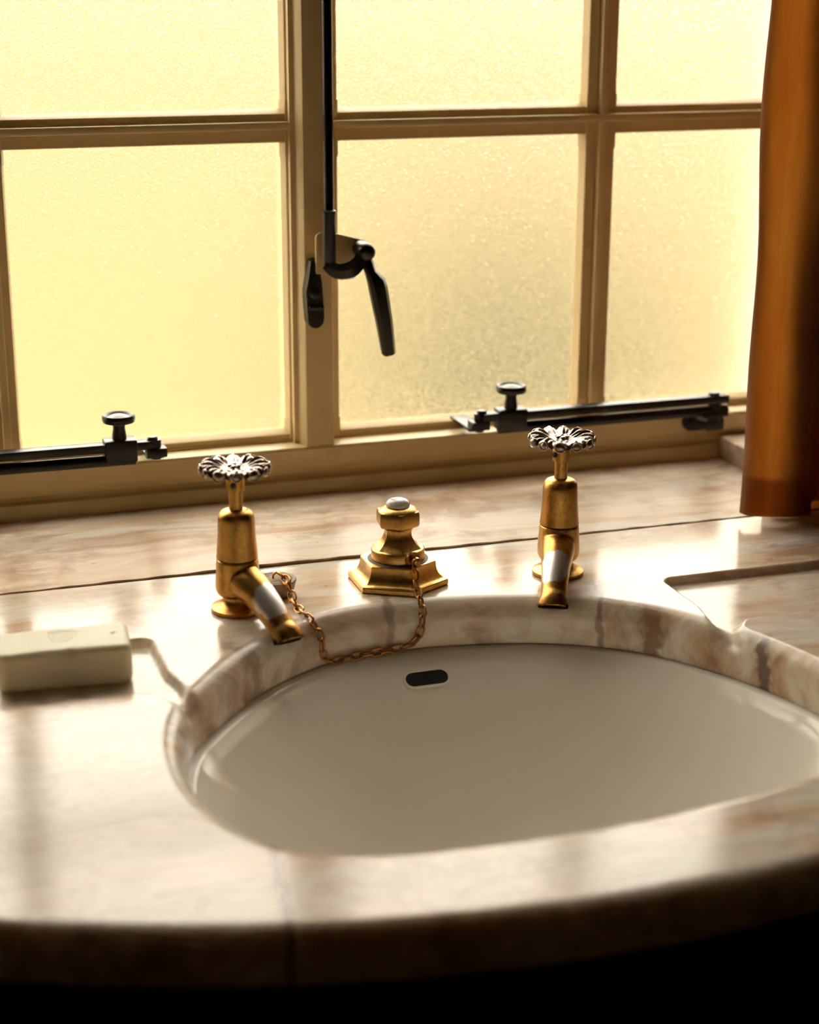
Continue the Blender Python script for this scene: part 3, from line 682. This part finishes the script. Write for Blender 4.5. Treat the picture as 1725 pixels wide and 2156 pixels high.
# ------------------------------------------------------------------ centre post (waste control)
post = thing('hexagonal_post', 'hexagonal brass post with a white button on top, between the two taps', 'brass post', (.3872, 1.184, 0))
OFF = math.radians(-30.5)
bm = bmesh.new(); pr = [(.0388, .0002), (.0392, .0008), (.0392, .0038), (.0385, .0046)]+[(.0294+.0091*(1-math.sin(math.pi/2*q/8)), .0046+.0126*(1-math.cos(math.pi/2*q/8))) for q in range(1, 9)]+[(.0294, .0178), (.0288, .0184)]
ngon_loft(bm, pr, 6, OFF); obj('base', bm, BRASS_BRIGHT, post, 20)
bm = bmesh.new(); lathe(bm, [(.0232, .0182), (.0232, .0187), (.0200, .0189)], 48); obj('seat_ring', bm, simple('dull_grey_ring', (.22, .19, .15), .7, .4), post)
bm = bmesh.new(); lathe(bm, [(.0194, .0186), (.0203, .0194), (.0204, .0262), (.0198, .0272), (.0190, .0276)], 56); obj('drum', bm, BRASS_BRIGHT, post, 40)
bm = bmesh.new(); pr = [(.0196, .0272), (.0172, .0288), (.0146, .0312), (.0125, .0342), (.0112, .0372), (.0108, .0398), (.0112, .0420), (.0126, .0440), (.0150, .0452)]
ngon_loft(bm, pr, 6, OFF-.12); obj('neck', bm, BRASS_BRIGHT, post, 30)
bm = bmesh.new(); ngon_loft(bm, [(.0150, .0446), (.0166, .0456), (.0172, .0468), (.0174, .0510), (.0172, .0552), (.0164, .0566)], 6, OFF-.12); 
hd = obj('head', bm, BRASS_BRIGHT, post, 24)
bm = bmesh.new(); lathe(bm, [(.0150, .0560), (.0142, .0574), (.0110, .0592), (.0090, .0598)], 40); obj('crown', bm, BRASS_BRIGHT, post, 40)
bm = bmesh.new(); lathe(bm, [(.0086, .0592), (.0092, .0606), (.0091, .0622), (.0080, .0640), (.0058, .0653), (.0030, .0660), (0, .0662)], 40); bt = obj('button', bm, CERAMIC, post, 180); bt['label'] = 'white ceramic button'
sd = math.radians(-75); dvec = Vector((math.cos(sd), math.sin(sd), 0))
bm = bmesh.new(); Ms = Matrix.Translation(dvec*.0196+Vector((0, 0, .0228))) @ Matrix.Rotation(sd, 4, 'Z') @ Matrix.Rotation(math.pi/2, 4, 'Y')
lathe(bm, [(.0062, 0), (.0062, .0014), (.0045, .0017), (.0018, .0018), (.0018, .0035), (.0030, .0040), (.0034, .0056), (.0028, .0074), (.0012, .0082), (0, .0083)], 26, (0, 0), Ms); obj('chain_stud', bm, COPPER, post, 40)

# ------------------------------------------------------------------ plug and chain
plug = thing('sink_plug', 'grey ribbed rubber plug standing behind the left tap spout', 'plug', (.2915, 1.1835, 0))
bm = bmesh.new(); lathe(bm, [(.0122, .0003), (.0126, .0010), (.0150, .0108), (.0152, .0120), (.0148, .0126), (.0120, .0126), (.0116, .0121), (.0112, .0126), (.0085, .0128), (.0080, .0122), (.0076, .0128), (.002, .0129), (0, .0129)], 48); obj('stopper', bm, RUBBER, plug, 30)
bm = bmesh.new(); tube(bm, [(.001+.0034*math.cos(a), -.0005, .0140+.0034*math.sin(a)) for a in [2*math.pi*q/20 for q in range(21)]], .0008, 8); obj('ring', bm, COPPER, plug)

def roll_y(x):
    """inner wall of the marble opening at the back, as a Y for a given X"""
    a = np.linspace(.3, math.pi-.3, 400); r = rim(a)-RT; xx = CX+r*np.cos(a); yy = CY+r*np.sin(a); q = np.argsort(xx); return float(np.interp(x, xx[q], yy[q]))
ry = roll_y
way = [(.2930, 1.1818, .0170), (.2960, 1.1700, .0155), (.2968, 1.1600, .0085), (.2975, 1.1480, .0022), (.3000, 1.1340, .0012), (.3040, ry(.304)+.004, -.0035), (.3075, ry(.3075)-.0018, -.0120), (.3088, ry(.3088)-.0024, -.0220), (.3110, ry(.311)-.0032, -.0300),
       (.3180, ry(.318)-.0042, -.0320), (.3300, ry(.33)-.0040, -.0318), (.3450, ry(.345)-.0038, -.0318), (.3600, ry(.36)-.0036, -.0317), (.3730, ry(.373)-.0034, -.0310), (.3815, ry(.3815)-.0030, -.0275), (.3860, ry(.386)-.0026, -.0200),
       (.3880, ry(.388)-.0020, -.0110), (.3895, 1.1350, -.0020), (.3900, 1.1420, .0042), (.3905, 1.1500, .0085), (.3915, 1.1565, .0140), (.3925, 1.1600, .0195), (.3928, 1.1592, .0232)]
dense = catmull(way, 24); cum = [0.0]
for a, c in zip(dense, dense[1:]): cum.append(cum[-1]+(c-a).length)
NLINK = round(cum[-1]/.0079); pitch = cum[-1]/NLINK
def at_len(s):
    k = int(np.searchsorted(cum, s)); k = min(max(k, 1), len(cum)-1); a, c = dense[k-1], dense[k]; return a.lerp(c, (s-cum[k-1])/max(1e-9, cum[k]-cum[k-1]))
chain = thing('plug_chain', 'copper-brown link chain drooping from the brass post to the plug', 'chain', (0, 0, 0))
bm = bmesh.new(); ln, wd = .0106, .0068; st = (ln-wd)/2; pts = [Vector((st+wd/2*.82*math.cos(a), wd/2*.82*math.sin(a), 0)) for a in [-math.pi/2+math.pi*q/8 for q in range(9)]]+[Vector((-st+wd/2*.82*math.cos(a), wd/2*.82*math.sin(a), 0)) for a in [math.pi/2+math.pi*q/8 for q in range(9)]]
tube(bm, pts+[pts[0]], .00088, 8, False, (0, 0, 1)); bmesh.ops.remove_doubles(bm, verts=bm.verts, dist=1e-6)
first = obj('link', bm, COPPER, None, 180); lm = first.data; bpy.data.objects.remove(first)
for q in range(NLINK):
    a, c = at_len(q*pitch), at_len((q+1)*pitch); mid = (a+c)/2; tx = (c-a).normalized()
    nrm = Vector((0, 0, 1)) if mid.z > 0 and q < NLINK*.3 else (Vector((0, -1, .3)) if mid.z > -.030 else Vector((0, -.7, .7)))
    nrm = (nrm-tx*nrm.dot(tx)).normalized(); roll = math.radians(38 if q % 2 else -47); nrm = Matrix.Rotation(roll, 3, tx) @ nrm; sdv = nrm.cross(tx)
    o = bpy.data.objects.new('link', lm); COL.objects.link(o); o.parent = chain
    o.matrix_local = Matrix(((tx.x, sdv.x, nrm.x, mid.x), (tx.y, sdv.y, nrm.y, mid.y), (tx.z, sdv.z, nrm.z, mid.z), (0, 0, 0, 1)))

# ------------------------------------------------------------------ soap bar in the left tray
SX0, SX1, SY0, SY1 = -.0435, .0435, -.0225, .0225
sang = math.radians(-5.0)
NXs, NYs = 200, 110; hz = .0275
def soap_top(x, y):
    ex = .0435-abs(x); ey = .0225-abs(y); rd = .0045
    z = hz
    d = min(ex, ey)
    if d < rd: z -= rd-math.sqrt(max(0, rd*rd-(rd-d)**2))
    # worn hollow to the left, nicks on the front edge
    z -= .0010*math.exp(-((x+.034)/.012)**2)
    z -= .0028*math.exp(-((x-.0035)/.0032)**2-((y+.0225)/.0028)**2)
    z -= .0010*math.exp(-((x-.033)/.0022)**2-((y-.002)/.0016)**2)
    # pressed shield emblem: outline, chief line and worn relief inside
    u, w = (x+.001)/.0098, (y-.004)/.0098
    top_ = .78+.12*math.cos(u*3.2); side = abs(u)-(.92 if w > 0 else .92*math.sqrt(max(0, 1-(w/1.02)**2)) if w > -1.02 else -1)
    dd = max(side, w-top_, -1.02-w)
    z -= .00055*math.exp(-(dd/.055)**2)
    if dd < -.1: z -= .00022*(math.sin(u*9+w*4)*math.sin(w*11-u*3)+.2)
    rr2 = math.hypot(u, w)
    z -= .0003*math.exp(-((rr2-1.22)/.05)**2)*(.5+.5*math.sin(math.atan2(w, u)*26)) if w > .2 else 0
    return z
v, f = [], []
for iy in range(NYs+1):
    for ix in range(NXs+1):
        x = SX0+(SX1-SX0)*(.5-.5*math.cos(math.pi*ix/NXs))*1.0; y = SY0+(SY1-SY0)*(iy/NYs)
        x = SX0+(SX1-SX0)*ix/NXs
        # rounded corners in plan
        cr_ = .005; qx, qy = abs(x)-(.0435-cr_), abs(y)-(.0225-cr_)
        if qx > 0 and qy > 0:
            h = math.hypot(qx, qy)
            m_ = max(qx, qy)
            if h > 1e-9: s_ = m_/h; x2 = math.copysign(.0435-cr_+qx*s_, x); y2 = math.copysign(.0225-cr_+qy*s_, y)
            else: x2, y2 = x, y
        else: x2, y2 = x, y
        v.append((x2, y2, soap_top(x, y)))
W = NXs+1
for iy in range(NYs):
    for ix in range(NXs): f.append((iy*W+ix, iy*W+ix+1, (iy+1)*W+ix+1, (iy+1)*W+ix))
loop = [ix for ix in range(W)]+[iy*W+NXs for iy in range(1, NYs+1)]+[NYs*W+ix for ix in range(NXs-1, -1, -1)]+[iy*W for iy in range(NYs-1, 0, -1)]
prev = loop
for z, inset in ((.0215, 0), (.012, 0), (.0045, 0), (.0018, .0008), (.0004, .0022), (.0, .0042)):
    new = []
    for q in loop:
        x, y, _ = v[q]; k = 1-inset/.0225; new.append(len(v)); v.append((x*(1-inset/.0435), y*k, min(z, v[q][2])))
    for q in range(len(loop)):
        q2 = (q+1) % len(loop); f.append((prev[q2], prev[q], new[q], new[q2]))
    prev = new
f.append(tuple(prev[::-1]))
soap = raw('soap_bar', v, f, SOAP, None, 50)
soap.location = (.1222, 1.090, -TRAY); soap.rotation_euler.z = sang
soap['label'] = 'cream rectangular soap bar with a pressed shield emblem, lying in the left tray'; soap['category'] = 'soap'

# ------------------------------------------------------------------ curtain
cu = thing('curtain', 'rust-brown cloth curtain hanging at the right side of the window', 'curtain', (.76, 1.24, .0))
plan = [(.7095, 1.2355), (.7070, 1.2325), (.7078, 1.2285), (.7125, 1.2250), (.722, 1.2220), (.738, 1.2190), (.752, 1.2180), (.7635, 1.2200), (.7680, 1.2245), (.7640, 1.2290), (.752, 1.2285), (.741, 1.2295), (.7365, 1.2335), (.7420, 1.2375), (.756, 1.2370), (.772, 1.2400), (.784, 1.2455), (.796, 1.2420),
        (.810, 1.2390), (.824, 1.2450), (.836, 1.2520), (.850, 1.2480), (.862, 1.2430), (.876, 1.2450), (.890, 1.2520), (.904, 1.2560), (.918, 1.2510), (.930, 1.2550), (.934, 1.2640), (.922, 1.2700), (.900, 1.2660), (.878, 1.2700), (.855, 1.2640), (.830, 1.2660), (.805, 1.2590),
        (.780, 1.2560), (.760, 1.2480), (.745, 1.2455), (.7395, 1.2500), (.748, 1.2560), (.770, 1.2640), (.800, 1.2720), (.840, 1.2780), (.870, 1.2800), (.900, 1.2790), (.932, 1.2820)]  # unseen rear folds added to block window light behind the front panel's right
pl = catmull([(x, y, 0) for x, y in plan], 5); NZ = 70; v, f = [], []
ZC0, ZC1 = .0055, 1.25
for k in range(NZ+1):
    u = k/NZ; z = ZC0+(ZC1-ZC0)*u**1.35
    for q, p in enumerate(pl):
        s = q/len(pl); low = math.exp(-z/.05)
        x = p.x+.0014*math.sin(z*31+s*20)*(1-.4*low)+.0016*math.sin(z*9+s*40); y = p.y+.0016*math.sin(z*23+s*33)+.0012*math.sin(z*7.5+s*55)
        x -= .0045*low*math.exp(-((s-.07)/.03)**2)                                     # the hem flares a little at its edge
        x -= .010*sst(.1, 1.0, np.array(z)).item()*(1-s)*.4
        zz = z+(.0035*math.sin(s*19+.6)*low if k == 0 else .0035*math.sin(s*19+.6)*low)
        v.append((x-.76, y-1.24, max(.0015, zz)))
W = len(pl)
for k in range(NZ):
    for q in range(W-1): f.append((k*W+q, k*W+q+1, (k+1)*W+q+1, (k+1)*W+q))
hv, hf = [], []
sel = [q for q in range(W) if 4 <= q <= 41]
for kz in range(9):
    for q in sel:
        k = min(range(NZ+1), key=lambda kk: abs(ZC0+(ZC1-ZC0)*(kk/NZ)**1.35-(.004+.034*kz/8)))
        x, y, _ = v[k*W+q]; z0_ = v[q][2]; hv.append((x+.0006, y+.0016, z0_+.034*kz/8))
HW = len(sel)
for kz in range(8):
    for q in range(HW-1): hf.append((kz*HW+q, kz*HW+q+1, (kz+1)*HW+q+1, (kz+1)*HW+q))
raw('hem', hv, hf, CLOTH, cu, 180)
cl = raw('cloth', v, f, CLOTH, cu, 180)
so = cl.modifiers.new('thick', 'SOLIDIFY'); so.thickness = .0012; so.offset = 0
